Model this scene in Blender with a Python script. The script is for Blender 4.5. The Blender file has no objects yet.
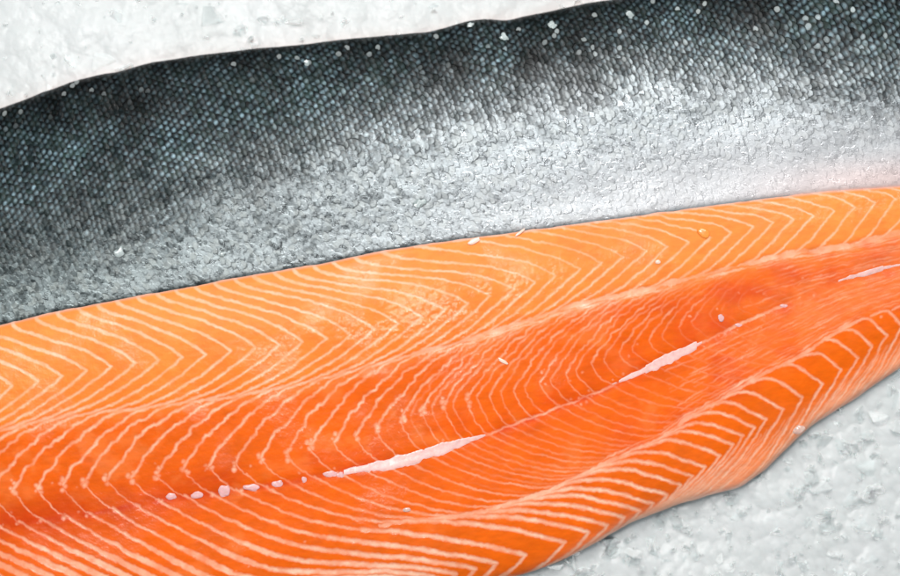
import bpy, math, random
import numpy as np

random.seed(7)
rng = np.random.default_rng(7)
S = 0.0006                     # metres per unit: the scene is laid out in 0.6 mm units
sc = bpy.context.scene
COL = sc.collection

def wp(x, y, z=0.0):
    return ((x - 450) * S, (288 - y) * S, z * S)

# ------------------------------------------------------------------ camera, world, lamps
cam_d = bpy.data.cameras.new('camera')
cam = bpy.data.objects.new('camera', cam_d); COL.objects.link(cam)
CAMH = 1.5
cam.location = (0, 0, 0.018 + CAMH)
cam.rotation_euler = (0, 0, 0)
cam_d.sensor_width = 36
cam_d.lens = 36 * CAMH / (900 * S)
cam_d.clip_start = 0.05; cam_d.clip_end = 20
cam_d.dof.use_dof = True
cam_d.dof.focus_distance = CAMH - 0.003
cam_d.dof.aperture_fstop = 1.2
sc.camera = cam

world = bpy.data.worlds.new('World'); sc.world = world
world.use_nodes = True
bg = world.node_tree.nodes['Background']
bg.inputs['Color'].default_value = (0.93, 0.97, 1.0, 1)
bg.inputs['Strength'].default_value = 0.34

def area(name, loc, target, size, size_y, power, color):
    d = bpy.data.lights.new(name, 'AREA'); d.shape = 'RECTANGLE'
    d.size = size; d.size_y = size_y; d.energy = power; d.color = color
    o = bpy.data.objects.new(name, d); COL.objects.link(o)
    o.location = loc
    v = np.array(target, float) - np.array(loc, float)
    import mathutils
    o.rotation_euler = mathutils.Vector(v).to_track_quat('-Z', 'Y').to_euler()
    return o
area('window_light', (0.20, 1.05, 1.55), (0.0, 0.0, 0), 1.1, 0.7, 22.5, (1.0, 0.985, 0.96))
area('glint_lamp', (-0.27, 0.25, 1.75), (0.0, 0.03, 0), 0.30, 0.30, 15.5, (1.0, 0.98, 0.96))  # added overhead lamp, placed so its reflection falls on skin and flesh

sc.view_settings.view_transform = 'Standard'
sc.view_settings.look = 'None'
sc.view_settings.exposure = 0.0
sc.view_settings.gamma = 1.0
sc.render.engine = 'CYCLES'

# ------------------------------------------------------------------ numeric helpers
_tab = rng.random((8, 256, 256))
def vnoise(x, y, seed=0):
    t = _tab[seed % 8]
    x = x + seed * 37.31; y = y + seed * 91.7
    xi = np.floor(x).astype(np.int64); yi = np.floor(y).astype(np.int64)
    fx = x - xi; fy = y - yi
    fx = fx * fx * (3 - 2 * fx); fy = fy * fy * (3 - 2 * fy)
    a = t[yi & 255, xi & 255]; b = t[yi & 255, (xi + 1) & 255]
    c = t[(yi + 1) & 255, xi & 255]; d = t[(yi + 1) & 255, (xi + 1) & 255]
    return (a * (1 - fx) + b * fx) * (1 - fy) + (c * (1 - fx) + d * fx) * fy
def fbm(x, y, scale, octv=3, seed=0):
    s = 0; amp = 1; tot = 0
    x = np.asarray(x, float) / scale; y = np.asarray(y, float) / scale
    for o in range(octv):
        s = s + amp * vnoise(x, y, seed + o); tot += amp
        amp *= 0.5; x = x * 2.03; y = y * 2.03
    return s / tot * 2 - 1
def sm(a, b, x):
    t = np.clip((x - a) / (b - a), 0, 1)
    return t * t * (3 - 2 * t)
GX = np.arange(-500, 1501, 1.0)
class Curve:
    def __init__(self, pts, k=15):
        p = sorted(pts)
        xs = np.array([q[0] for q in p], float); ys = np.array([q[1] for q in p], float)
        y = np.interp(GX, xs, ys)
        sl = (ys[1] - ys[0]) / (xs[1] - xs[0]); m = GX < xs[0]; y[m] = ys[0] + sl * (GX[m] - xs[0])
        sr = (ys[-1] - ys[-2]) / (xs[-1] - xs[-2]); m = GX > xs[-1]; y[m] = ys[-1] + sr * (GX[m] - xs[-1])
        if k > 0:
            r = np.arange(-3 * k, 3 * k + 1); w = np.exp(-r * r / (2.0 * k * k)); w /= w.sum()
            yp = np.pad(y, 3 * k, mode='reflect', reflect_type='odd')
            y = np.convolve(yp, w, 'valid')
        self.y = y
    def __call__(self, x): return np.interp(x, GX, self.y)
    def slope(self, x): return (self(x + 3) - self(x - 3)) / 6.0

def lin(c):
    c = np.asarray(c, float) / 255.0
    return np.where(c <= 0.04045, c / 12.92, ((c + 0.055) / 1.055) ** 2.4)
def mix(a, b, t):
    t = np.asarray(t)[..., None]
    return a * (1 - t) + b * t

# ------------------------------------------------------------------ mesh helpers
def link_mesh(name, verts, faces, mat, parent=None, smooth=True, colors=None, floats=None, base=(0, 0, 0)):
    me = bpy.data.meshes.new(name)
    verts = np.asarray(verts, np.float32) - np.asarray(base, np.float32)
    if isinstance(faces, np.ndarray):
        n = len(verts); f = len(faces); k = faces.shape[1]
        me.vertices.add(n); me.vertices.foreach_set('co', verts.ravel())
        me.loops.add(f * k); me.loops.foreach_set('vertex_index', faces.astype(np.int32).ravel())
        me.polygons.add(f); me.polygons.foreach_set('loop_start', np.arange(0, f * k, k, dtype=np.int32))
        me.update(calc_edges=True)
    else:
        me.from_pydata([tuple(v) for v in verts], [], faces)
    me.polygons.foreach_set('use_smooth', np.full(len(me.polygons), smooth))
    if colors is not None:
        a = me.attributes.new('pigment', 'FLOAT_COLOR', 'POINT')
        c = np.ones((len(verts), 4), np.float32); c[:, :3] = np.clip(colors, 0, 1)
        a.data.foreach_set('color', c.ravel())
    for k, v in (floats or {}).items():
        a = me.attributes.new(k, 'FLOAT', 'POINT'); a.data.foreach_set('value', np.asarray(v, np.float32))
    me.validate(); me.update()
    me.materials.append(mat)
    o = bpy.data.objects.new(name, me); COL.objects.link(o)
    if parent is not None: o.parent = parent
    else: o.location = base
    return o
def grid_faces(nr, nc):
    i = np.arange(nr * nc).reshape(nr, nc)
    return np.stack([i[:-1, :-1], i[1:, :-1], i[1:, 1:], i[:-1, 1:]], -1).reshape(-1, 4)
def thing(name, label, cat, loc, group=None):
    o = bpy.data.objects.new(name, None); COL.objects.link(o); o.location = loc
    o.empty_display_size = 0.02
    o['label'] = label; o['category'] = cat
    if group: o['group'] = group
    return o
def tag(o, label=None, cat=None, group=None, kind=None):
    if label: o['label'] = label
    if cat: o['category'] = cat
    if group: o['group'] = group
    if kind: o['kind'] = kind
    return o

# ------------------------------------------------------------------ materials
def newmat(name):
    m = bpy.data.materials.new(name); m.use_nodes = True
    nt = m.node_tree
    return m, nt, nt.nodes['Principled BSDF']
def nd(nt, t, **kw):
    n = nt.nodes.new(t)
    for k, v in kw.items(): setattr(n, k, v)
    return n
def noise_node(nt, scale, detail=3, rough=0.55):
    tc = nd(nt, 'ShaderNodeTexCoord'); n = nd(nt, 'ShaderNodeTexNoise')
    n.inputs['Scale'].default_value = scale; n.inputs['Detail'].default_value = detail
    n.inputs['Roughness'].default_value = rough
    nt.links.new(tc.outputs['Object'], n.inputs['Vector'])
    return n

def mat_flesh():
    m, nt, b = newmat('salmon_flesh')
    at = nd(nt, 'ShaderNodeAttribute', attribute_name='pigment')
    nt.links.new(at.outputs['Color'], b.inputs['Base Color'])
    b.inputs['Subsurface Weight'].default_value = 0.12
    b.inputs['Subsurface Radius'].default_value = (1.0, 0.35, 0.15)
    b.inputs['Subsurface Scale'].default_value = 0.002
    wet = nd(nt, 'ShaderNodeAttribute', attribute_name='wet')
    mr = nd(nt, 'ShaderNodeMapRange'); mr.inputs['To Min'].default_value = 0.48; mr.inputs['To Max'].default_value = 0.14
    nt.links.new(wet.outputs['Fac'], mr.inputs['Value']); nt.links.new(mr.outputs['Result'], b.inputs['Roughness'])
    b.inputs['IOR'].default_value = 1.38
    n1 = noise_node(nt, 700, 3, 0.6); n2 = noise_node(nt, 1900, 2)
    bp = nd(nt, 'ShaderNodeBump'); bp.inputs['Strength'].default_value = 0.35; bp.inputs['Distance'].default_value = 0.0004
    nt.links.new(n1.outputs['Fac'], bp.inputs['Height'])
    bp2 = nd(nt, 'ShaderNodeBump'); bp2.inputs['Distance'].default_value = 0.0004
    mw = nd(nt, 'ShaderNodeMath', operation='MULTIPLY'); mw.inputs[1].default_value = 0.35
    nt.links.new(wet.outputs['Fac'], mw.inputs[0]); nt.links.new(mw.outputs[0], bp2.inputs['Strength'])
    nt.links.new(n2.outputs['Fac'], bp2.inputs['Height']); nt.links.new(bp.outputs['Normal'], bp2.inputs['Normal'])
    nt.links.new(bp2.outputs['Normal'], b.inputs['Normal'])
    mc = nd(nt, 'ShaderNodeMapRange'); mc.inputs['To Min'].default_value = 0.02; mc.inputs['To Max'].default_value = 0.38
    nt.links.new(wet.outputs['Fac'], mc.inputs['Value']); nt.links.new(mc.outputs['Result'], b.inputs['Coat Weight'])
    ms = nd(nt, 'ShaderNodeMapRange'); ms.inputs['To Min'].default_value = 0.14; ms.inputs['To Max'].default_value = 0.5
    nt.links.new(wet.outputs['Fac'], ms.inputs['Value']); nt.links.new(ms.outputs['Result'], b.inputs['Specular IOR Level'])
    b.inputs['Coat Roughness'].default_value = 0.10
    nt.links.new(bp2.outputs['Normal'], b.inputs['Coat Normal'])
    return m
def mat_skin():
    m, nt, b = newmat('salmon_skin')
    at = nd(nt, 'ShaderNodeAttribute', attribute_name='pigment')
    nt.links.new(at.outputs['Color'], b.inputs['Base Color'])
    ro = nd(nt, 'ShaderNodeAttribute', attribute_name='rough')
    nt.links.new(ro.outputs['Fac'], b.inputs['Roughness'])
    me = nd(nt, 'ShaderNodeAttribute', attribute_name='silver')
    nt.links.new(me.outputs['Fac'], b.inputs['Metallic'])
    n1 = noise_node(nt, 1500, 3, 0.7)
    bp = nd(nt, 'ShaderNodeBump'); bp.inputs['Strength'].default_value = 0.45; bp.inputs['Distance'].default_value = 0.0004
    nt.links.new(n1.outputs['Fac'], bp.inputs['Height']); nt.links.new(bp.outputs['Normal'], b.inputs['Normal'])
    sh = nd(nt, 'ShaderNodeAttribute', attribute_name='shine')
    q = nd(nt, 'ShaderNodeMath', operation='MULTIPLY'); q.inputs[1].default_value = 0.5
    nt.links.new(sh.outputs['Fac'], q.inputs[0]); nt.links.new(q.outputs[0], b.inputs['Specular IOR Level'])
    q = nd(nt, 'ShaderNodeMath', operation='MULTIPLY'); q.inputs[1].default_value = 0.32
    nt.links.new(sh.outputs['Fac'], q.inputs[0]); nt.links.new(q.outputs[0], b.inputs['Coat Weight'])
    b.inputs['Coat Roughness'].default_value = 0.14
    nt.links.new(bp.outputs['Normal'], b.inputs['Coat Normal'])
    return m
def mat_simple(name, col, rough=0.4, sss=0.0, bump=0.0, bscale=800, var=0.0, coat=0.0, trans=0.0):
    m, nt, b = newmat(name)
    c = lin(col)
    b.inputs['Base Color'].default_value = (*c, 1)
    if var > 0:
        n = noise_node(nt, bscale * 0.5, 3)
        r = nd(nt, 'ShaderNodeValToRGB')
        r.color_ramp.elements[0].position = 0.3; r.color_ramp.elements[1].position = 0.7
        r.color_ramp.elements[0].color = (*(c * (1 - var)), 1); r.color_ramp.elements[1].color = (*np.minimum(1, c * (1 + var)), 1)
        nt.links.new(n.outputs['Fac'], r.inputs['Fac']); nt.links.new(r.outputs['Color'], b.inputs['Base Color'])
    b.inputs['Roughness'].default_value = rough
    b.inputs['Subsurface Weight'].default_value = sss
    b.inputs['Subsurface Scale'].default_value = 0.002
    b.inputs['Coat Weight'].default_value = coat; b.inputs['Coat Roughness'].default_value = 0.1
    b.inputs['Transmission Weight'].default_value = trans
    if bump > 0:
        n = noise_node(nt, bscale, 3)
        bp = nd(nt, 'ShaderNodeBump'); bp.inputs['Strength'].default_value = bump; bp.inputs['Distance'].default_value = 0.0005
        nt.links.new(n.outputs['Fac'], bp.inputs['Height']); nt.links.new(bp.outputs['Normal'], b.inputs['Normal'])
    return m
M_FLESH = mat_flesh(); M_SKIN = mat_skin()
M_UNDER = mat_simple('salmon_underside', (120, 128, 130), 0.35, bump=0.3, var=0.25)
M_CUT = mat_simple('salmon_cut_underside', (235, 120, 60), 0.4, sss=0.1, bump=0.2, var=0.1)
M_MEMB = mat_simple('pale_membrane', (232, 184, 178), 0.4, sss=0.15, bump=0.3, bscale=700, var=0.12, coat=0.12)
M_BONE = mat_simple('pin_bone_tip', (226, 170, 170), 0.4, sss=0.2, bump=0.4, var=0.12, coat=0.15)
M_FAT = mat_simple('fat_flake', (248, 214, 196), 0.25, sss=0.2, bump=0.3, var=0.06, coat=0.6)
M_SCALE = mat_simple('loose_scale', (160, 172, 172), 0.22, bump=0.4, var=0.12, coat=0.8)
M_DROP = mat_simple('clear_drop', (255, 238, 228), 0.06, trans=0.55, coat=1.0)
M_DROP.node_tree.nodes['Principled BSDF'].inputs['IOR'].default_value = 1.33

# ------------------------------------------------------------------ crushed ice
def mat_ice():
    m, nt, b = newmat('crushed_ice')
    at = nd(nt, 'ShaderNodeAttribute', attribute_name='tone')
    r = nd(nt, 'ShaderNodeValToRGB')
    r.color_ramp.elements[0].color = (0.62, 0.65, 0.65, 1); r.color_ramp.elements[1].color = (0.69, 0.715, 0.72, 1)
    nt.links.new(at.outputs['Fac'], r.inputs['Fac']); nt.links.new(r.outputs['Color'], b.inputs['Base Color'])
    b.inputs['Roughness'].default_value = 0.22
    b.inputs['IOR'].default_value = 1.31
    b.inputs['Subsurface Weight'].default_value = 1.0
    b.inputs['Subsurface Radius'].default_value = (0.9, 1.0, 1.0)
    b.inputs['Subsurface Scale'].default_value = 0.006
    tm = nd(nt, 'ShaderNodeAttribute', attribute_name='clear')
    nt.links.new(tm.outputs['Fac'], b.inputs['Transmission Weight'])
    n1 = noise_node(nt, 350, 4, 0.6)
    bp = nd(nt, 'ShaderNodeBump'); bp.inputs['Strength'].default_value = 0.45; bp.inputs['Distance'].default_value = 0.0008
    nt.links.new(n1.outputs['Fac'], bp.inputs['Height']); nt.links.new(bp.outputs['Normal'], b.inputs['Normal'])
    return m
M_ICE = mat_ice()
M_SHARD = mat_ice(); M_SHARD.name = 'crushed_ice_shard'
_b = M_SHARD.node_tree.nodes['Principled BSDF']
_b.inputs['Subsurface Weight'].default_value = 0.0; _b.inputs['Roughness'].default_value = 0.12
for _l in list(_b.inputs['Base Color'].links): M_SHARD.node_tree.links.remove(_l)
_b.inputs['Base Color'].default_value = (0.93, 0.96, 0.96, 1)

SK_TOP = Curve([(-120, 150), (0, 105), (33, 93), (67, 80), (100, 72), (113, 70.5), (147, 60), (200, 53), (253, 46), (300, 42),
                (350, 36), (427, 30), (443, 26), (467, 19), (487, 16.5), (507, 18), (533, 12), (567, 5), (593, 0), (700, -16), (800, -25), (900, -30), (1020, -30)], 4)
C0 = Curve([(-120, 352), (0, 325), (50, 313), (100, 303), (160, 292), (240, 277), (320, 264), (367, 254), (400, 248), (447, 241), (500, 234), (560, 226),
            (627, 217), (700, 207), (760, 199), (830, 191), (900, 186), (1020, 178)], 6)
C1 = Curve([(0, 388), (33, 382), (85, 371), (135, 362), (207, 354), (257, 347), (330, 338), (372, 330), (445, 310), (510, 290), (575, 270),
            (635, 253), (700, 240), (760, 225), (818, 215), (855, 206), (900, 199)], 12)
C2 = Curve([(0, 430), (60, 417), (133, 409), (233, 397), (300, 384), (367, 367), (460, 342), (490, 332), (533, 319), (573, 305), (610, 297),
            (667, 284), (733, 267), (787, 254), (833, 248), (900, 234)], 8)
C3 = Curve([(0, 489), (42, 487), (88, 480), (138, 476), (187, 467), (243, 461), (295, 450), (345, 439), (397, 421), (423, 408), (480, 396),
            (540, 382), (600, 360), (700, 318), (780, 288), (900, 256)], 8)
C4 = Curve([(0, 523), (88, 513), (172, 497), (225, 491), (278, 483), (330, 473), (400, 458), (485, 435), (533, 417), (600, 391), (660, 360),
            (695, 345), (738, 325), (783, 305), (843, 281), (900, 266)], 6)
C5 = Curve([(0, 575), (100, 578), (200, 577), (233, 571), (298, 546), (345, 531), (400, 521), (440, 517), (483, 511), (513, 502), (540, 493), (600, 466),
            (633, 449), (663, 436), (690, 416), (723, 397), (747, 383), (773, 367), (797, 358), (833, 333), (867, 316), (900, 308)], 8)
C6 = Curve([(200, 625), (330, 600), (455, 574), (480, 568), (507, 561), (532, 553), (555, 546), (577, 537), (600, 528), (637, 513), (655, 503),
            (683, 484), (717, 457), (748, 432), (768, 418), (792, 405), (807, 394), (827, 381), (847, 366), (863, 354), (880, 340), (900, 327)], 5)
C7 = Curve([(-120, 665), (0, 655), (200, 640), (400, 606), (525, 576), (560, 564), (600, 543), (630, 525), (677, 507), (707, 498), (743, 489), (767, 472),
            (787, 453), (813, 428), (847, 407), (877, 387), (900, 372), (960, 330), (1020, 300)], 4)

def worley_facets(X, Y, cell, seed):
    """randomly tilted facets, one per lump of ice; returns height and the lump's own tone"""
    r = np.random.default_rng(seed); n = 512
    jx = r.random((n, n)); jy = r.random((n, n)); hh = r.random((n, n)); tx = r.normal(size=(n, n)); ty = r.normal(size=(n, n)); tn = r.random((n, n))
    gx = X / cell; gy = Y / cell
    ix = np.floor(gx).astype(int); iy = np.floor(gy).astype(int)
    best = np.full(X.shape, -1e9); tone = np.zeros(X.shape)
    for dy in (-1, 0, 1):
        for dx in (-1, 0, 1):
            a = (ix + dx); b = (iy + dy); A = a & (n - 1); B = b & (n - 1)
            px = a + jx[B, A]; py = b + jy[B, A]
            ex = gx - px; ey = gy - py
            h = hh[B, A] * .9 + 0.42 * (tx[B, A] * ex + ty[B, A] * ey) - 1.15 * (ex * ex + ey * ey)
            up = h > best
            best = np.where(up, h, best); tone = np.where(up, tn[B, A], tone)
    return best, tone
def build_ice():
    # the packed bed, one sheet, its surface broken into lumps
    def axis(a0, a1, b0, b1, fine, coarse):
        return np.concatenate([np.arange(a0, b0, coarse), np.arange(b0, b1, fine), np.arange(b1, a1, coarse)])
    xs = axis(-620, 1521, -140, 1040, 1.5, 8.0); ys = axis(-480, 1061, -110, 690, 1.5, 8.0)
    X, Y = np.meshgrid(xs, ys)
    w = 1.6
    Xw = X + w * fbm(X, Y, 14, 3, 1) + 5 * fbm(X, Y, 50, 2, 6); Yw = Y + w * fbm(X, Y, 14, 3, 2) + 5 * fbm(X, Y, 50, 2, 7)
    h1, t1 = worley_facets(Xw, Yw, 42, 5); h2, t2 = worley_facets(Xw, Yw, 17, 6); h3, t3 = worley_facets(Xw, Yw, 7.5, 8)
    soft = 0.17 + 0.17 * sm(150, 420, Y)
    Z = -8 + 5 * fbm(X, Y, 110, 3, 1) + soft * (9.0 * h1 + 5.2 * h2 + 2.6 * h3)
    tone = np.clip(0.45 * t1 + 0.3 * t2 + 0.15 * t3 + 0.45 * fbm(X, Y, 45, 3, 2) + 0.05, 0, 1)
    v = np.stack([(X - 450) * S, (288 - Y) * S, Z * S], -1).reshape(-1, 3)
    bed = link_mesh('ice_bed', v, grid_faces(len(ys), len(xs)), M_ICE,
                    floats={'tone': tone.ravel(), 'clear': np.zeros(X.size)})
    tag(bed, kind='structure')
    # lumps and shards
    import bmesh
    protos = []
    for q in range(28):
        bm = bmesh.new(); r0 = np.random.default_rng(100 + q)
        for _ in range(11):
            d = r0.normal(size=3); d /= np.linalg.norm(d); bm.verts.new(tuple(d * r0.uniform(.8, 1.0)))
        res = bmesh.ops.convex_hull(bm, input=bm.verts[:])
        for e in [v_ for v_ in bm.verts if not v_.link_faces]: bm.verts.remove(e)
        bmesh.ops.triangulate(bm, faces=bm.faces[:]); bm.verts.index_update()
        protos.append((np.array([k.co[:] for k in bm.verts]), np.array([[k.index for k in f.verts] for f in bm.faces]))); bm.free()
    V = []; F = []; T = []; Cc = []; nv = 0
    def scatter(n, x0, x1, y0, y1, smin, smax, zlo, zhi):
        nonlocal nv
        k = 0; tries = 0
        while k < n and tries < n * 6:
            tries += 1
            x = random.uniform(x0, x1); y = random.uniform(y0, y1)
            r = smin * (smax / smin) ** (random.random() ** 1.6)
            if SK_TOP(x) + r * .4 + 6 < y < C7(x) - r * .4 - 12: continue
            if (SK_TOP(x) - r * .35 < y < C7(x) + r * .35): z0, z1 = zlo - 6, 0
            else: z0, z1 = zlo, zhi
            bv, bf = random.choice(protos); p = bv.copy()
            p *= np.array([rng.uniform(.7, 1.3), rng.uniform(.6, 1.1), rng.uniform(.5, .95)]) * r
            a, b_, c = rng.uniform(0, 6.28, 3)
            Ra = np.array([[math.cos(a), -math.sin(a), 0], [math.sin(a), math.cos(a), 0], [0, 0, 1]])
            Rb = np.array([[1, 0, 0], [0, math.cos(b_), -math.sin(b_)], [0, math.sin(b_), math.cos(b_)]])
            p = p @ Ra @ Rb
            z = random.uniform(z0, z1) - r * .3
            P = np.stack([(x + p[:, 0] - 450) * S, (288 - y - p[:, 1]) * S, (z + p[:, 2]) * S], -1)
            V.append(P); F.append(bf + nv); nv += len(P)
            T.append(np.full(len(P), random.random()))
            Cc.append(np.full(len(P), 0.92 if random.random() < .85 else .5))
            k += 1
    for (x0, x1, y0, y1) in ((-60, 640, -90, 110), (430, 1000, 330, 680)):
        up = y0 < 0
        scatter(200 if up else 520, x0, x1, y0, y1, 6, 20, -13 if up else -10, -6 if up else -3)
        scatter(160 if up else 500, x0, x1, y0, y1, 1.6, 6, -8 if up else -6, -2 if up else 1)
    scatter(260, -250, 1150, -260, -40, 8, 24, -8, 3)
    scatter(260, -250, 1150, 600, 860, 8, 24, -8, 3)
    scatter(120, 960, 1200, -200, 800, 8, 24, -8, 3)
    scatter(120, -300, -60, -200, 800, 8, 24, -8, 3)
    ice = link_mesh('crushed_ice', np.concatenate(V), np.concatenate(F), M_SHARD, smooth=False,
                    floats={'tone': np.concatenate(T), 'clear': np.concatenate(Cc)})
    tag(ice, 'wet white crushed ice heaped round the two salmon fillets', 'crushed ice', kind='stuff')
build_ice()

# ------------------------------------------------------------------ fillet lying skin side up
def sheet_with_underside(xs, top, bot, nrow, hfun, edge_h, under, end_pad=70):
    """rows from the top outline to the bottom outline, then a wall and an underside"""
    v = np.linspace(0, 1, nrow)
    v = v + 0.012 * np.sin(2 * np.pi * v) * 0
    X = np.repeat(xs[None, :], nrow, 0)
    Y = top(X) * (1 - v[:, None]) + bot(X) * v[:, None]
    return X, Y, v

def build_skin_fillet():
    step = 0.55
    xs = np.arange(-130, 1031, step)
    nrow = 620
    bot = lambda x: C0(x) + 1.5 + 0.6 * fbm(x, x * 0, 14, 3, 2)
    top = lambda x: SK_TOP(x) + 0.9 * fbm(x, x * 0, 22, 3, 4)
    X, Y, v = sheet_with_underside(xs, top, bot, nrow, None, None, None)
    dT = Y - SK_TOP(X); dB = C0(X) + 1.5 - Y; W = C0(X) - SK_TOP(X)
    u = np.clip(dT / W, 0, 1)
    prof = Curve([(0, 10), (90, 19), (200, 27), (350, 33), (520, 35), (720, 32), (880, 28), (1000, 26.5)], 30)
    H = prof(u * 1000)
    H = H - 6 * np.exp(-np.clip(dT, 0, None) / 3.0) - 3.0 * np.exp(-np.clip(dB, 0, None) / 2.0)
    H += 2.4 * fbm(X, Y, 120, 2, 1) + 0.45 * fbm(X, Y, 34, 3, 3)
    H += 1.3 * np.exp(-((X - 485) / 22) ** 2 - (dT / 16) ** 2)
    ends = sm(-130, -70, X) * (1 - sm(970, 1030, X)); H = H * (0.15 + 0.85 * ends)
    # --- overlapping scales
    ang = Curve([(0, -9), (300, -10), (600, -9), (900, -5)], 40)
    wa = 0.5 + 1.2 * sm(60, 480, X)
    wx = X + wa * fbm(X, Y, 13, 3, 5) + 9 * fbm(X, Y, 150, 2, 0)
    wy = Y + wa * fbm(X, Y, 13, 3, 6) + 9 * fbm(X, Y, 150, 2, 2)
    mid = (SK_TOP(X) + C0(X)) / 2
    s_ = wx; t_ = (wy - mid) * 1.0
    s_ = s_ - 0.36 * t_
    A = 10.6; B = 3.2; R = 6.4
    j0 = np.round(t_ / B).astype(int)
    best = np.full(X.shape, -9.0); bd = np.zeros(X.shape); bdx = np.zeros(X.shape); bdy = np.zeros(X.shape)
    r1 = np.zeros(X.shape); r2 = np.zeros(X.shape); r3 = np.zeros(X.shape)
    def hsh(i, j, k):
        h = np.sin(i * 127.1 + j * 311.7 + k * 74.7) * 43758.5453
        return h - np.floor(h)
    for dj in (-1, 0, 1):
        j = j0 + dj
        off = np.where(j % 2 == 0, 0.0, 0.5)
        i0 = np.round(s_ / A - off).astype(int)
        for di in (-1, 0, 1):
            i = i0 + di
            jt = 0.35 + 0.4 * sm(60, 480, X)
            cx = (i + off) * A + (hsh(i, j, 1) - .5) * 2.2 * jt; cy = j * B + (hsh(i, j, 2) - .5) * 1.8 * jt
            dx = s_ - cx; dy = t_ - cy
            rr = np.sqrt((dx * 0.95) ** 2 + (dy * 1.15) ** 2)
            ok = rr < R * (0.92 + 0.16 * hsh(i, j, 3))
            hh = dx * 0.10 + 0.05 * (1 - (dy / R) ** 2)
            up = ok & (hh > best)
            best = np.where(up, hh, best); bd = np.where(up, rr, bd); bdx = np.where(up, dx, bdx); bdy = np.where(up, dy, bdy)
            r1 = np.where(up, hsh(i, j, 5), r1); r2 = np.where(up, hsh(i, j, 6), r2); r3 = np.where(up, hsh(i, j, 7), r3)
    best = np.where(best < -5, 0, best)
    # how far from the back of the fish: dark back, silver side, white belly
    BD = Curve([(-100, 268), (0, 248), (100, 222), (200, 186), (300, 154), (400, 124), (500, 102), (600, 80), (700, 70), (800, 74), (900, 86)], 30)
    g = Y - BD(X) + 22 * (r3 - .5) + 12 * fbm(X, Y, 60, 3, 4) + 9 * fbm(X, Y, 12, 2, 6)
    width = Curve([(0, 100), (300, 80), (600, 75), (900, 90)], 30)(X)
    silver = sm(-width * 0.75, width * 0.8, g)
    belly = sm(0.55, 0.95, u) * sm(350, 800, X)
    tip = sm(1.8, 5.6, bdx + 1.2 * (r1 - .5))               # towards the free edge
    rim = sm(R - 1.6, R - 0.2, bd)
    core = np.exp(-((bdx - 4.3 + .35 * bdy) / 2.1) ** 2 - ((bdy - .5) / 2.3) ** 2)
    lab_amp = (0.75 - 0.45 * belly)
    H += best * (0.95 - .5 * silver) * lab_amp * sm(2, 12, dT) * (1 - 0.5 * sm(0.93, 1, u))
    H += ((r1 - .5) * bdx + (r2 - .5) * bdy) * (0.17 - .05 * silver) * (1 - 0.6 * belly)
    dark_gap = lin((2, 7, 8)); dark_tip = lin((84, 104, 112)); dark_green = lin((36, 52, 45))  # gap black includes the shadow beyond each scale rim, painted in
    side_l = lin((120, 131, 132)); side_r = lin((176, 183, 187)); gapc = lin((84, 92, 96))
    cb = mix(mix(dark_gap, dark_tip, np.clip(1.15 * core ** 1.35 * (0.45 + 1.1 * r3), 0, 1.25)), dark_green, 0.35 * (r1 > .6))
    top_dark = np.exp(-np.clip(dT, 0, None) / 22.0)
    cb = cb * (1.0 + 1.2 * fbm(X, Y, 46, 3, 1))[..., None]  # random pigment patches that also stand in for highlights on the dark back
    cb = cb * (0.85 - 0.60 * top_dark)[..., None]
    xr = sm(-50, 620, X)
    cs = mix(side_l, side_r, xr) * (0.93 + 0.12 * r3)[..., None]  # silver brightens left to right, partly lighting put into the colour
    cs = mix(cs, lin((150, 152, 142)), 0.15 * (r2 > .75))
    gap = np.clip(rim * 0.42 + (1 - tip) * 0.15 * r1, 0, 1) * (0.35 + 0.65 * sm(-.1, .4, fbm(X, Y, 9, 2, 3))) * (1 - 0.72 * belly) * (1 - 0.35 * xr)
    cs = mix(cs, gapc, gap)
    cs = mix(cs, dark_gap, (1 - sm(.4, 1, silver)) * np.clip(1.2 * (1 - tip) + .6 * rim, 0, 1) * .8)
    spk = fbm(X, Y, 2.6, 2, 3) + .5 * fbm(X * .6 + Y * .3, Y, 5, 2, 5)
    cs = cs * np.clip(1 + (.60 - .22 * sm(300, 600, X)) * spk * (1 - .65 * belly), .3, 1.6)[..., None]
    cb = cb * np.clip(1 + .6 * spk, .3, 1.8)[..., None]  # fine streaks of sheen put into the dark back colour
    spots = sm(0.30, 0.50, fbm(X, Y, 6.5, 2, 1)) * (1 - belly) * (1 - .5 * xr)
    c = mix(cb, cs, silver)
    c = mix(c, lin((26, 34, 36)), 0.55 * spots)
    c = mix(c, lin((204, 204, 207)), belly * 0.78)
    wf = (hsh(np.round(bdx * 0 + r1 * 997), np.round(r2 * 991), 3) > 0.93) * np.exp(-np.clip(dT, 0, None) / np.interp(X, [0, 500, 600, 900], [10, 16, 40, 44])) * (core > .25)
    c = mix(c, lin((206, 214, 214)), np.clip(wf * .8, 0, .4) * (r3 > .2))
    pink = belly * sm(700, 900, X) * sm(0.80, 0.98, u) * 0.35
    c = mix(c, lin((240, 190, 178)), pink)
    rough = np.clip(0.24 + 0.22 * r2 + 0.04 * silver, 0.1, 1)
    rough = np.clip(rough + 0.22 * spk * silver, .12, .7)
    met = np.clip(0.14 + 0.55 * silver * (1 - 0.7 * belly) + 0.1 * r3, 0, 1)
    shine = np.clip((0.16 + 0.75 * silver + 0.35 * sm(.3, .9, tip) * (r2 > .5)) * (1 - .6 * gap * 1.0), 0.03, 1) * (1 - 0.7 * spots)
    Z = H
    # wall and underside rows
    def extra(Xr, Yr, zs, shift):
        out = []
        for z, sh in zip(zs, shift): out.append((Xr, Yr + sh, np.broadcast_to(z, Xr.shape)))
        return out
    base = wp(450, 190, 0)
    P = thing('salmon_fillet', 'salmon fillet lying skin side up, dark scaly back shading to silver belly', 'fish fillet', base, 'raw salmon fillets on ice')
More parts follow.
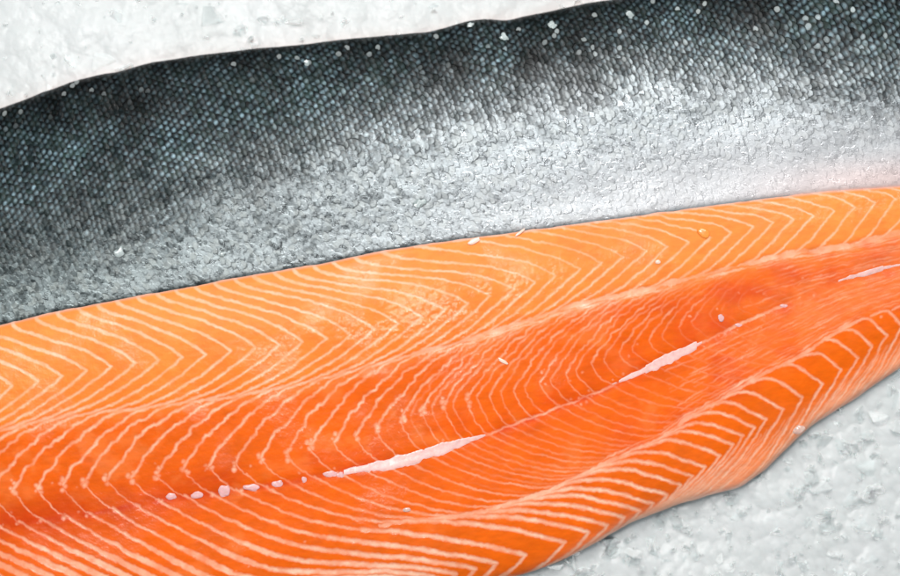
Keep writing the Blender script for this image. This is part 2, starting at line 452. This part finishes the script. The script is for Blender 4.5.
    verts = np.stack([(X - 450) * S, (288 - Y) * S, Z * S], -1).reshape(-1, 3)
    link_mesh('skin', verts, grid_faces(nrow, len(xs)), M_SKIN, P, True, c.reshape(-1, 3),
              {'rough': rough.ravel(), 'silver': met.ravel(), 'shine': shine.ravel()}, base=base)
    # the cut flesh below it
    xs2 = xs[::8]; rows = []
    tt = SK_TOP(xs2) + 1.0; bb = C0(xs2) - 1.0
    zt = Z[0, ::8] - 0.4; zb = Z[-1, ::8] - 0.4
    for f, sh in ((1, 0.3), (.6, 0.5), (.15, 2), (0, 6)): rows.append((xs2, tt + sh, zt * f - (1 - f) * 3))
    for f, sh in ((0, -6), (.15, -2), (.6, -.5), (1, -.3)): rows.append((xs2, bb + sh, zb * f - (1 - f) * 3))
    vv = np.array([[wp(a, b, c_) for a, b, c_ in zip(*r)] for r in rows]).reshape(-1, 3)
    link_mesh('flesh', vv, grid_faces(len(rows), len(xs2)), M_CUT, P, True, base=base)
build_skin_fillet()

# ------------------------------------------------------------------ fillet lying flesh side up
RS = 0.5; RX0, RX1, RY0, RY1 = -140.0, 1040.0, 150.0, 690.0
RW = int((RX1 - RX0) / RS); RH = int((RY1 - RY0) / RS)
fat = np.zeros(RW * RH)
def splat(px, py, w, inten, soft=1.1, rast=None):
    """leave a soft stroke along the points; w = half width"""
    rast = fat if rast is None else rast
    px = np.asarray(px); py = np.asarray(py)
    w = np.broadcast_to(w, px.shape); inten = np.broadcast_to(inten, px.shape)
    rad = int(math.ceil((float(w.max()) + soft) / RS))
    cx = np.round((px - RX0) / RS).astype(int); cy = np.round((py - RY0) / RS).astype(int)
    for oy in range(-rad, rad + 1):
        for ox in range(-rad, rad + 1):
            if ox * ox + oy * oy > (rad + 1) ** 2: continue
            ix = cx + ox; iy = cy + oy
            ok = (ix >= 0) & (ix < RW) & (iy >= 0) & (iy < RH)
            if not ok.any(): continue
            d = np.hypot(ix * RS + RX0 - px, iy * RS + RY0 - py)
            val = inten * np.clip((w + soft * .5 - d) / soft, 0, 1)
            ok &= val > 0
            np.maximum.at(rast, (iy * RW + ix)[ok], val[ok])

o01 = Curve([(0, -95), (180, -103), (232, -114), (372, -140), (500, -160), (533, -158), (595, -112), (640, -95), (715, -90), (782, -80), (818, -58), (855, -38), (900, -30)], 18)
o12 = Curve([(0, -110), (160, -105), (330, -108), (465, -92), (655, -75), (760, -62), (818, -48), (900, -40)], 18)
o23 = Curve([(0, -84), (247, -87), (425, -90), (587, -104), (700, -98), (800, -75)], 20)
m45 = Curve([(-200, -100), (-100, 0), (0, 110), (115, 233), (225, 340), (270, 415), (350, 500), (425, 568), (500, 630), (600, 702), (700, 790), (800, 860), (900, 940)], 10)
m56 = Curve([(-100, 90), (0, 190), (110, 300), (233, 420), (340, 507), (415, 575), (505, 637), (570, 683), (600, 703), (633, 730), (695, 768), (720, 790), (795, 847), (840, 880), (900, 925)], 8)
o67 = Curve([(300, -40), (577, -38), (640, -50), (700, -72), (768, -85), (850, -62), (900, -50)], 15)

def herm(p0, p1, t0, t1, n=None):
    L = math.hypot(p1[0] - p0[0], p1[1] - p0[1])
    n = max(8, int(L * 2.6))
    t = np.linspace(0, 1, n)
    h00 = 2 * t**3 - 3 * t**2 + 1; h10 = t**3 - 2 * t**2 + t; h01 = -2 * t**3 + 3 * t**2; h11 = t**3 - t**2
    return (h00 * p0[0] + h10 * t0[0] + h01 * p1[0] + h11 * t1[0], h00 * p0[1] + h10 * t0[1] + h01 * p1[1] + h11 * t1[1], t)
def unit(x, y, m=1.0):
    l = math.hypot(x, y); return (x / l * m, y / l * m)

x1s = [-300.0]
while x1s[-1] < 1180:
    x = x1s[-1]
    x1s.append(x + (24.0 if x < 300 else 24 - (x - 300) / 600 * 4.0) + random.uniform(-1.3, 1.3))
blobs = []
for n, X1 in enumerate(x1s):
    sd = n * 13.7
    X1 = float(X1); X0 = X1 + float(o01(X1)); X2 = X1 + float(o12(X1)); X3 = X2 + float(o23(X2)); X4 = X3 + float(np.interp(X3, [0, 300, 500], [27, 27, 20]))
    X5 = float(m45(X4)); X6 = float(m56(X5)); X7 = X6 + float(o67(X6))
    P0 = (X0, float(C0(X0))); P1 = (X1, float(C1(X1))); P2 = (X2, float(C2(X2))); P3 = (X3, float(C3(X3))); P4 = (X4, float(C4(X4)))
    P5 = (X5, float(C5(X5))); P6 = (X6, float(C6(X6))); P7 = (X7, float(C7(X7)))
    D = lambda a, b: math.hypot(a[0] - b[0], a[1] - b[1])
    vis = lambda x: 1.0
    # back edge -> first fold: hooks in from the edge, then runs along
    L = D(P0, P1)
    hk = 1 - float(sm(330, 470, X0))
    K = (X0 + 0.16 * L, float(C0(X0 + 0.16 * L)) + 2.5 + (8.5 + 0.03 * L) * hk)
    sl = (P1[1] - K[1]) / (P1[0] - K[0])
    hx, hy, t = herm(P0, K, unit(0.05 + 2 * (1 - hk), 1 - 1.1 * (1 - hk), 16), unit(1, sl * 0.75, 0.2 * L))
    ii = 0.9 + 0 * t
    splat(hx, hy, 1.9 - 0.5 * t, ii * (0.85 + .15 * fbm(hx + sd, hy, 9, 2, 1)), 1.4)
    Lk = D(K, P1)
    hx, hy, t = herm(K, P1, unit(1, sl * 0.75, Lk * 1.0), unit(1, sl * 1.0 + 0.42, Lk * 0.9))
    hy = hy + 1.6 * fbm(hx + sd, hy, 30, 2, 2) * np.sin(np.pi * t)
    inn = 0.82 + .2 * fbm(hx + sd, hy, 14, 2, 1)
    inn *= 1 - 0.35 * sm(480, 600, hx) * (1 - sm(620, 700, hx))
    splat(hx, hy, np.interp(hx, [0, 250, 500, 800], [1.75, 1.5, 1.0, 0.95]) * (1 - .15 * t), inn, 1.3)
    # first fold -> septum
    L = D(P1, P2); s2 = float(C2.slope(X2))
    hx, hy, t = herm(P1, P2, unit(-1, 0.95, L * 0.8), unit(-1, -s2 * 1.1, L * 0.9))
    hy = hy + 1.2 * fbm(hx + sd, hy, 25, 2, 3) * np.sin(np.pi * t)
    splat(hx, hy, np.interp(hx, [0, 300, 800], [1.35, 1.15, 0.9]), 0.8 + .22 * fbm(hx + sd, hy, 12, 2, 1), 1.7)
    full = (P2, P3, P4, P5, X3, X5)
    for hv in ((0, 1) if X2 > 450 else (0,)):       # finer sheets between the main ones towards the tail
        hw_ = 1.0
        if hv:
            hw_ = 0.72 * float(sm(440, 560, X2)); sd += 5.1
            Xa = X2 + 10.5; Xb = Xa + float(o23(Xa)); Xc = Xb + float(np.interp(Xb, [0, 300, 500], [27, 27, 20])); X3 = Xb; X5 = float(m45(Xc))
            P2 = (Xa, float(C2(Xa))); P3 = (Xb, float(C3(Xb))); P4 = (Xc, float(C4(Xc))); P5 = (X5, float(C5(X5)))
        # septum -> lateral folds: ragged
        L = D(P2, P3)
        hx, hy, t = herm(P2, P3, unit(-1, 0.34, L * 0.9), unit(-0.5, 1, L * 0.8))
        am = 4.6 * np.sin(np.pi * t) ** .7
        hx = hx + am * fbm(hy * 1.0 + sd, hx * .3, 8, 3, 4); hy = hy + 0.5 * am * fbm(hx + sd, hy, 8, 2, 5)
        f = hw_ * np.interp(hx, [-100, 330, 480, 620, 700, 760], [.92, .88, .74, .62, .38, .0])
        splat(hx, hy, np.interp(hx, [0, 350, 480, 700], [1.35, 1.2, 0.85, 0.7]), f * (0.9 + .6 * fbm(hx + sd, hy, 9, 2, 1)), 1.9)
        if X3 < 470 and not hv:
            blobs.append(P3)
        # the little turn below it
        L = D(P3, P4); hx, hy, t = herm(P3, P4, unit(-0.6, 1, 13), unit(1, 0.25, 30))
        hx = hx + 1.2 * fbm(hy + sd, hx, 6, 2, 4); hy = hy + 1.2 * fbm(hx + sd, hy, 6, 2, 3)
        f = hw_ * np.interp(hx, [-100, 150, 300, 500, 620, 720], [.75, .6, .5, .5, .4, .1])
        splat(hx, hy, 0.75, f * (0.9 + .5 * fbm(hx + sd, hy, 7, 2, 2)), 1.1)
        # spine -> belly ridge
        bl = float(sm(280, 450, X5)); sfree = float(np.interp(X5, [0, 233, 300], [.6, .42, .25]))
        L = D(P4, P5); s5 = float(C5.slope(X5)) * bl + sfree * (1 - bl)
        hx, hy, t = herm(P4, P5, unit(1, 0.62, L * .7), unit(1, s5, L * .9))
        am = 2.0 * np.sin(np.pi * t) * (1 - t)
        hx = hx + am * fbm(hy + sd, hx, 8, 2, 4); hy = hy + am * fbm(hx + sd, hy, 9, 2, 5)
        f = hw_ * np.interp(hx, [-100, 200, 330, 480, 600, 700, 780], [.85, .8, .62, .52, .42, .32, .1])
        f = f + hw_ * (0.9 - f) * sm(0.35, 0.8, t) * np.interp(hx, [0, 330, 480, 560, 640], [1, .9, .6, .3, 0])
        wd = np.interp(hx, [-50, 250, 420, 600], [1.2, 1.1, .8, .7]) + 0.9 * sm(0.3, .9, t) * np.interp(hx, [0, 350, 520], [1, .8, 0])
        wd = wd + 1.1 * sm(530, 560, hy) * (1 - sm(250, 400, hx))
        splat(hx, hy, wd, f * (0.9 + .5 * fbm(hx + sd, hy, 12, 2, 2)), 1.9)
    P2, P3, P4, P5, X3, X5 = full
    bl = float(sm(280, 450, X5)); sfree = float(np.interp(X5, [0, 233, 300], [.6, .42, .25])); s5 = float(C5.slope(X5)) * bl + sfree * (1 - bl)
    # belly ridge -> belly fold
    L = D(P5, P6)
    drop = float(np.interp(X5, [0, 300, 520, 640, 760, 900], [0.3, 0.3, 0.28, 0.35, 0.6, 0.8]))
    hx, hy, t = herm(P5, P6, unit(1, s5, L * np.interp(X5, [300, 600], [.9, 1.4])), unit(1, drop, L * np.interp(X5, [300, 600], [.9, 1.3])))
    hy = hy + 1.1 * fbm(hx + sd, hy, 14, 2, 3) * np.sin(np.pi * t)
    hy = hy - 3.2 * np.sin(np.pi * t) ** 2 * float(sm(560, 680, X5)) + 1.3 * fbm(hx, hy + sd, 22, 2, 5) * np.sin(np.pi * t)
    wd = np.interp(hx, [200, 400, 600, 700, 850], [2.6, 2.3, 1.8, 1.35, 0.9])
    splat(hx, hy, wd * (0.75 + .25 * sm(0, .3, t)), 0.9 + .25 * fbm(hx + sd, hy, 10, 2, 1), 2.6)
    # belly fold -> edge
    L = D(P6, P7); s7 = float(C7.slope(X7))
    hx, hy, t = herm(P6, P7, unit(-0.5, 1, L * 0.7), unit(-1, -s7, L * .9))
    splat(hx, hy, np.interp(hx, [400, 600, 750, 900], [1.9, 1.5, 1.2, 1.0]), 0.72 + .3 * fbm(hx + sd, hy, 9, 2, 1), 1.8)
    if X6 > 610:
        for e_ in (8.0, 15.0):
            q0 = (P6[0] + e_ * .75 - 4, P6[1] - e_ * .35 + 14); q1 = (P7[0] + e_, float(C7(X7 + e_)) - 2.5)
            gx_, gy_, tt_ = herm(q0, q1, unit(-0.6, 1, L * 0.6), unit(-1, -s7, L * .8))
            gy_ = gy_ + 1.2 * fbm(gx_ + sd, gy_, 14, 2, 3)
            splat(gx_, gy_, .75, .5 * np.sin(np.pi * np.clip(tt_ + .1, 0, 1)) ** .5 * (0.9 + .7 * fbm(gx_ + sd, gy_, 12, 2, 1)), 1.5)

# long septa and streaks
def along(c, x0, x1, w, inten, dy=0.0, amp=1.5, sc_=14, br=0.5, seed=0, soft=1.5):
    xx = np.arange(x0, x1, 0.35)
    yy = c(xx) + dy + amp * fbm(xx, xx * 0 + seed * 31.0, sc_, 3, seed)
    nz = fbm(xx, xx * 0 + seed * 57.0, 16, 3, seed + 1)
    it = np.clip(inten * (1 + br * 2.2 * nz), 0, 1)
    splat(xx, yy, np.clip(w * (1 + 0.8 * nz), .3, None), it, soft)
along(C2, -140, 420, 1.3, 0.60, 0, 1.0, 20, .25, 1)
along(C2, 400, 800, 2.2, 0.70, 0, 1.6, 12, .35, 2)
along(C2, 430, 820, 1.0, 0.5, 4, 1.6, 12, .6, 3)
along(C2, 760, 1040, 2.6, 0.45, 0, 3.0, 20, .6, 4)
along(C5, 380, 640, 1.5, 0.75, 0, 1.2, 18, .3, 5)
along(C5, 600, 860, 2.0, 0.72, 0, 1.6, 14, .35, 6)
along(C5, 600, 860, 0.9, 0.55, -4, 2.0, 12, .6, 7)
along(C4, 480, 660, 1.0, 0.6, 0, 1.2, 8, .7, 0)
along(C4, 690, 800, 1.2, 0.6, 0, 1.6, 8, .7, 1)
lerpc = lambda a, b, f: (lambda x: a(x) * (1 - f) + b(x) * f)
for k, f in enumerate(np.linspace(0.12, 0.9, 14)):     # muscle grain that runs along the tail end
    along(lerpc(C4, C5, f), 660 + 40 * rng.random(), 1040, 0.65, 0.22, 0, 3.2, 40, .9, k)
for k, f in enumerate(np.linspace(0.1, 0.9, 10)):
    along(lerpc(C2, C4, f), 740 + 30 * rng.random(), 1040, 0.7, 0.22, 0, 3.0, 40, .9, k + 2)
spots = []
for (bx, by) in blobs:
    for k in range(5):
        spots.append((bx + random.gauss(0, 1.9), by + random.gauss(0, 3.4), random.uniform(1.2, 3.1), random.uniform(.6, 1)))
for bx in (18, 42, 65, 88, 115, 140, 163, 188, 213, 242, 267): spots.append((bx, float(C4(bx)) + 2, random.uniform(1.2, 2.3), .85))
for k in range(110):                                  # specks of fat along the middle of the fillet
    x = random.uniform(-60, 960); c = random.choice((C2, C4, C5, C3)); spots.append((x, float(c(x)) + random.gauss(0, 5), random.uniform(.4, 1.1), random.uniform(.4, .9)))
sx = np.array(spots)
splat(sx[:, 0], sx[:, 1], sx[:, 2] * .8, sx[:, 3], 2.6)
fat2 = fat.reshape(RH, RW)

def sample(r, x, y):
    gx = np.clip((x - RX0) / RS, 0, RW - 2); gy = np.clip((y - RY0) / RS, 0, RH - 2)
    ix = gx.astype(int); iy = gy.astype(int); fx = gx - ix; fy = gy - iy
    return (r[iy, ix] * (1 - fx) + r[iy, ix + 1] * fx) * (1 - fy) + (r[iy + 1, ix] * (1 - fx) + r[iy + 1, ix + 1] * fx) * fy

def flesh_height(X, Y):
    cs = [C0(X), C1(X), C2(X), C3(X), C4(X), C5(X), C6(X), C7(X)]
    hs = [33, 38.0, 37.6, 36.4, 35.0, 36.0, 30.5, 20]
    acc = 0
    for dy in (-18, -12, -6, 0, 6, 12, 18):
        H = np.full(X.shape, float(hs[0]))
        for k in range(7):
            w_ = np.maximum(cs[k + 1] - cs[k], 1)
            t = np.clip((Y + dy - cs[k]) / w_, 0, 1)
            if k in (0,): e = np.sin(t * np.pi / 2)
            elif k == 5: e = t * t * .4 + t * .6
            elif k == 6: e = t + np.clip((Y + dy - cs[7]) / w_, 0, .6)
            else: e = t * t * (3 - 2 * t)
            H = H + (hs[k + 1] - hs[k]) * e
        acc = acc + H
    H = acc / 7
    dT = np.clip(Y - cs[0], 0, None); dB = np.clip(cs[7] - Y, 0, None)
    H = H - 5 * np.exp(-dT / 2.2) - 9 * np.exp(-dB / 3.5)
    H = H - 1.0 * np.exp(-((Y - cs[2] - 2) / 5.0) ** 2)
    H = H - 0.8 * np.exp(-((Y - cs[4]) / 6.0) ** 2) * sm(80, 250, X)
    H = H + 1.5 * fbm(X, Y, 110, 2, 2) + 0.5 * fbm(X, Y, 26, 2, 5)
    H = H - 7 * sm(650, 1000, X)
    ends = sm(-130, -70, X) * (1 - sm(970, 1030, X))
    return H * (0.2 + 0.8 * ends)

def build_flesh_fillet():
    step = 0.62
    xs = np.arange(-130, 1031, step); nrow = 620
    v = np.linspace(0, 1, nrow)
    X = np.repeat(xs[None, :], nrow, 0)
    top = C0(X) + 1.1 * fbm(X, X * 0, 16, 4, 3); bot = C7(X) + 1.4 * fbm(X, X * 0, 30, 3, 5)
    Y = top * (1 - v[:, None]) + bot * v[:, None]
    H = flesh_height(X, Y)
    qx = X + 0.75 * fbm(X, Y, 3.2, 2, 1) + 1.0 * fbm(X, Y, 12, 2, 3); qy = Y + 0.75 * fbm(X, Y, 3.2, 2, 2) + 1.0 * fbm(X, Y, 12, 2, 4)
    F = sample(fat2, qx, qy)
    F = F * (0.86 + 0.34 * fbm(X, Y, 7, 3, 2) + 0.22 * fbm(X, Y, 30, 2, 4))
    F = np.clip(F, 0, 1)
    dT = Y - C0(X); dB = C7(X) - Y
    dirx = 0
    # pigments
    pale = lin((244, 142, 66)); mid = lin((242, 122, 36)); deep = lin((228, 92, 4)); redc = lin((200, 44, 4))
    z = sm(-12, 22, Y - C2(X))
    c = mix(pale, mid, sm(20, 130, dT))
    c = mix(c, deep, z * 0.85)
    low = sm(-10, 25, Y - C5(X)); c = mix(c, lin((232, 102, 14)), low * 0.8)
    # deeper red muscle next to the spine, patchy
    near = np.exp(-((Y - C4(X) + 6) / 20.0) ** 2)
    c = mix(c, redc, np.clip(near * (0.35 + 0.7 * fbm(X, Y, 30, 3, 2)), 0, 1) * 0.75 * sm(-50, 60, 700 - X))
    vein = np.exp(-((Y - C4(X) - 1) / 3.2) ** 2) * np.clip(0.45 + 0.9 * fbm(X, Y, 18, 3, 6), 0, 1)
    c = mix(c, lin((196, 30, 22)), vein * 0.6 * (1 - sm(640, 800, X)))
    # pink streaky tail end
    tail = sm(640, 900, X) * sm(-6, 14, Y - C2(X)) * sm(-10, 20, C5(X) - Y)
    c = mix(c, lin((238, 124, 70)), tail * (0.55 + 0.4 * fbm(X, Y * 2.2, 34, 3, 1)))
    c = mix(c, lin((224, 84, 60)), np.clip(sm(740, 900, X) * np.exp(-((Y - C2(X) - 8) / 10.0) ** 2) * (0.5 + fbm(X, Y * 2, 22, 3, 3)), 0, 1) * .8)
    belly = sm(0, 1, (Y - C6(X)) / np.maximum(C7(X) - C6(X), 4)) * sm(540, 680, X)
    c = mix(c, lin((244, 150, 98)), belly * 0.75)
    edge = np.exp(-np.clip(dB, 0, None) / 5.0) * sm(500, 650, X)
    c = mix(c, lin((246, 196, 178)), edge * 0.75)
    # mottling and fibre grain
    c = c * (1 + 0.10 * fbm(X, Y, 60, 3, 7) + 0.07 * fbm(X, Y, 15, 3, 2) + 0.08 * fbm(X * .5 + Y * .3, Y, 5, 3, 5))[..., None]
    cloud = sm(0.12, 0.55, fbm(X, Y, 26, 4, 0)) * z * (1 - low)
    c = mix(c, lin((242, 138, 72)), cloud * 0.30)
    fatc = mix(lin((250, 200, 168)), lin((246, 188, 156)), z)
    fatc = mix(fatc, lin((248, 204, 176)), low)
    Fc = np.clip(F, 0, 1)
    halo = 0.0
    fib = fbm(X * .35 + Y * .1, Y * 1.0, 2.6, 2, 7)
    c = c * (1 + 0.08 * fib)[..., None]
    left_shade = np.clip(np.exp(-((Y - C4(X)) / 26.0) ** 2) * (1 - sm(60, 330, X)) * (0.75 + fbm(X, Y, 40, 3, 5)), 0, 1)
    c = mix(c, lin((190, 44, 2)), left_shade * .45)  # shade of the low left flesh painted in as deeper red
    mud = np.clip(sm(520, 700, X) * z * (1 - low) * (0.1 + 1.5 * fbm(X * .8, Y * 1.5, 26, 4, 6)), 0, 1)
    c = mix(c, lin((216, 70, 28)), mud * .6)
    c = mix(c, lin((206, 78, 2)), np.clip(low * (1 - sm(60, 380, X)), 0, 1) * .7)  # bottom-left shade painted into the flesh as darker orange
    c = mix(c, fatc, Fc * 0.9)
    # thin skin line on the back edge
    e2 = np.exp(-(np.clip(dT, 0, None) / 1.8) ** 2)
    c = mix(c, lin((232, 186, 170)), e2 * 0.7)
    # relief: the blocks of muscle swell between the white sheets
    H = H - 0.42 * np.clip(F, 0, 1) * (0.5 + 0.5 * z) + 0.14 * fbm(X * .6, Y, 5, 3, 4)
    wet = np.exp(-((Y - C1(X) - 4) / 30.0) ** 2) * sm(-0.15, .35, fbm(X, Y, 34, 3, 5) + 0.45 * np.exp(-((X - 450) / 130.0) ** 2) + .35 * sm(780, 880, X))
    wz = np.exp(-((Y - C1(X) + 2) / 20.0) ** 2) * np.clip(np.exp(-((X - 440) / 120.0) ** 2) + .5 * sm(760, 860, X), 0, 1)
    wz = np.clip(wz + .6 * np.exp(-((Y - C2(X)) / 9.0) ** 2) * sm(380, 460, X) * (1 - sm(620, 700, X)), 0, 1) * sm(-.35, .15, fbm(X, Y, 14, 3, 5))
    wet = np.clip(1.0 * wz + 0.45 * sm(0.0, .4, fbm(X, Y, 46, 3, 3)), 0, 1)
    H = H + (0.10 + 0.5 * wz) * fbm(X, Y, 4.2, 2, 6) + 0.22 * fbm(X, Y, 11, 2, 1)
    base = wp(450, 400, 0)
    P = thing('salmon_fillet', 'salmon fillet lying flesh side up, bright orange with white fat lines', 'fish fillet', base, 'raw salmon fillets on ice')
    verts = np.stack([(X - 450) * S, (288 - Y) * S, H * S], -1).reshape(-1, 3)
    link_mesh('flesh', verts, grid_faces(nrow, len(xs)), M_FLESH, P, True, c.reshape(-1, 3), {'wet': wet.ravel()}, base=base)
    xs2 = xs[::8]; rows = []
    tt = C0(xs2) + 0.4; bb = C7(xs2) - .4; zt = H[0, ::8] - 0.1; zb = H[-1, ::8] - 0.1
    for f, sh in ((1, 0.0), (.7, 1.5), (.2, 5), (0, 12)): rows.append((xs2, tt + sh, zt * f - (1 - f) * 3))
    for f, sh in ((0, -8), (.15, -2), (.6, -.5), (1, 0)): rows.append((xs2, bb + sh, zb * f - (1 - f) * 3))
    vv = np.array([[wp(a, b, c_) for a, b, c_ in zip(*r)] for r in rows]).reshape(-1, 3)
    link_mesh('skin', vv, grid_faces(len(rows), len(xs2)), M_UNDER, P, True, base=base)
    # pale strips of membrane along the spine
    def strip(pts, wl, wr):
        px = np.array([p[0] for p in pts]); xx = np.arange(px[0], px[-1], 0.7)
        yc = np.interp(xx, px, [p[1] for p in pts]); hw = np.interp(np.round(xx / 13 + .8 * fbm(xx, xx * 0, 9, 2, 2)) * 13 * .55 + xx * .45, px, [p[2] * 1.15 for p in pts])
        n = 9; vs = []
        jag = 1 + 0.36 * fbm(xx, xx * 0 + 3, 9, 3, 3); jag2 = 1 + 0.36 * fbm(xx, xx * 0 + 9, 7, 2, 4)
        seg = 0.18 * np.abs(np.sin(xx / 5.2 + fbm(xx, xx * 0, 20, 2, 1) * 3))
        for r in range(n):
            a = -1 + 2 * r / (n - 1)
            yy = yc + a * hw * (jag if a < 0 else jag2)
            zz = flesh_height(xx, yy) - .3 + (0.6 * (1 - abs(a) ** 2.4) - 0.5 * (abs(a) > .98)) * np.clip(hw / 3, 0.3, 1) + seg
            vs.append(np.stack([(xx - 450) * S, (288 - yy) * S, zz * S], -1))
        return link_mesh('membrane', np.array(vs).reshape(-1, 3), grid_faces(n, len(xx)), M_MEMB, P, True, base=base)
    strip([(344, 472, 1.5), (352, 470.5, 4), (362, 469, 3.5), (372, 466, 5), (385, 465, 5.6), (400, 461, 6.4), (415, 457, 6.2), (430, 452.5, 6.0), (442, 448, 6.6), (450, 446, 5.2), (462, 442, 4.6), (474, 438, 3.2), (486, 434.5, 0.8)], 0, 0)
    strip([(612, 384, .6), (628, 377, 2.6), (640, 372, 3.0), (648, 368, 4.6), (660, 362, 6.2), (674, 356, 6.4), (686, 350.5, 5.6), (695, 345.5, 3.8), (702, 342, .8)], 0, 0)
    strip([(838, 281, .6), (850, 277, 2.0), (862, 274.5, 2.8), (874, 271, 3.2), (884, 268, 1.8), (894, 266, 1.2), (915, 262, 1.6), (950, 250, .6)], 0, 0)
    # pin bone ends in a row
    import bmesh
    for (x, y, r) in ((172, 496, 3.6), (198, 494, 4.2), (225, 491, 5.4), (252, 487, 4.9), (278, 483, 3.8), (305, 479, 2.8), (331, 473, 4.2), (340, 475, 3.0), (738, 325, 2.4), (783, 306, 2.2), (720, 318, 3.0)):
        bm = bmesh.new(); bmesh.ops.create_icosphere(bm, subdivisions=3, radius=1)
        z = float(flesh_height(np.array([[float(x)]]), np.array([[float(y)]]))[0, 0])
        a = random.uniform(.75, 1.3)
        for q in bm.verts:
            j = 1 + 0.5 * float(fbm(q.co.x + x, q.co.y + q.co.z * .6 + y, .9, 2, 2))
            q.co = ((x - 450 + q.co.x * 1.3 * r * a * j) * S - base[0], (288 - y + q.co.y * r / a * 1.05 * j) * S - base[1], (z + q.co.z * r * .15 * j) * S)
        me = bpy.data.meshes.new('pin_bone_tip'); bm.to_mesh(me); bm.free()
        for p in me.polygons: p.use_smooth = True
        me.materials.append(M_BONE); o = bpy.data.objects.new('pin_bone_tip', me); COL.objects.link(o); o.parent = P
build_flesh_fillet()

# ------------------------------------------------------------------ small loose bits
def skin_z(x, y):
    X = np.array([[float(x)]]); u = (y - float(SK_TOP(X)[0, 0])) / (float(C0(X)[0, 0]) - float(SK_TOP(X)[0, 0]))
    return float(np.interp(u * 1000, [0, 90, 200, 350, 520, 720, 880, 1000], [10, 19, 27, 33, 35, 32, 28, 26.5]))
def fz(x, y): return float(flesh_height(np.array([[float(x)]]), np.array([[float(y)]]))[0, 0])
def chip(name, label, cat, mat, x, y, z, rx, ry, rz, rot, group=None, seed=0, jag=.35):
    import bmesh
    bm = bmesh.new(); bmesh.ops.create_icosphere(bm, subdivisions=3, radius=1)
    for q in bm.verts:
        j = 1 + jag * float(fbm(q.co.x * 1.2 + seed, q.co.y * 1.2 + q.co.z * .5, .8, 2, 3))
        q.co = (q.co.x * rx * j * S, q.co.y * ry * j * S, q.co.z * rz * S)
    me = bpy.data.meshes.new(name); bm.to_mesh(me); bm.free()
    for p in me.polygons: p.use_smooth = True
    me.materials.append(mat); o = bpy.data.objects.new(name, me); COL.objects.link(o)
    o.location = wp(x, y, z); o.rotation_euler = (random.uniform(-.1, .1), random.uniform(-.1, .1), rot)
    return tag(o, label, cat, group)
chip('fat_flake', 'long pale flake of fat on the seam between the two fillets', 'fat flake', M_FAT, 474, 241, fz(474, 243) + 1, 7, 2.6, .9, .45, seed=1)
chip('fat_flake', 'thin curled sliver of fat on the seam right of the longer flake', 'fat flake', M_FAT, 520, 232.5, fz(520, 236) + 1, 6, 1.4, .8, .6, seed=2)
chip('fat_flake', 'tiny round white speck on the upper orange band', 'fat speck', M_FAT, 657, 262, fz(657, 262) + .5, 2.6, 2.0, 1.0, .2, seed=3)
chip('fat_flake', 'star shaped pink fleck in the middle of the orange flesh', 'fat fleck', M_FAT, 503, 361, fz(503, 361) + .4, 5.5, 1.6, .8, -.5, seed=4)
chip('flesh_scrap', 'small loose orange scrap of flesh near the top edge', 'flesh scrap', mat_simple('flesh_scrap', (255, 150, 60), .3, sss=.2, bump=.3, var=.1, coat=.5), 703, 233, fz(703, 233) + .8, 6.5, 4.0, 1.4, -.6, seed=5)
chip('water_drop', 'clear water drop low on the flesh below the long membrane', 'water drop', M_DROP, 407, 509, fz(407, 509) + .4, 4.2, 2.2, 0.9, .1, jag=.15, seed=6)
chip('water_drop', 'large whitish water drop on the belly edge beside the ice', 'water drop', M_DROP, 800, 430, fz(800, 430) + .6, 6.4, 4.4, 2.4, .4, jag=.2, seed=7)
LS = [(120, 250, 5, 'loose scale on the grey side of the skin nearest the left'), (156, 57, 3, None)]
for k, (x, y, r, lab) in enumerate(((120, 251, 5.0, 'pale loose scale on the grey lower skin, leftmost of the loose scales'),
                                 (421, 203, 5.0, 'pale loose scale on the silver skin a little above the orange flesh'),
                                 (471, 24, 3.6, 'bright loose scale on the dark back just under the bump in the outline'),
                                 (505, 37, 4.0, 'bright loose scale right of the bump, lower of the pair on the dark back'),
                                 (553, 24, 4.2, 'bright loose scale on the dark back, rightmost near the upper outline'),
                                 (630, 14, 3.6, 'bright loose scale at the top border of the photo over the dark back'),
                                 (222, 255, 3.0, 'small loose scale on the grey skin near the flesh edge'),
                                 (306, 62, 3.0, 'small bright loose scale on the dark back below the left ice'))):
    chip('loose_scale', lab, 'fish scale', M_SCALE, x, y, skin_z(x, y) + 1.2, r, r * .8, .5, random.uniform(0, 3), 'loose scales stuck to the skin', seed=10 + k, jag=.9)
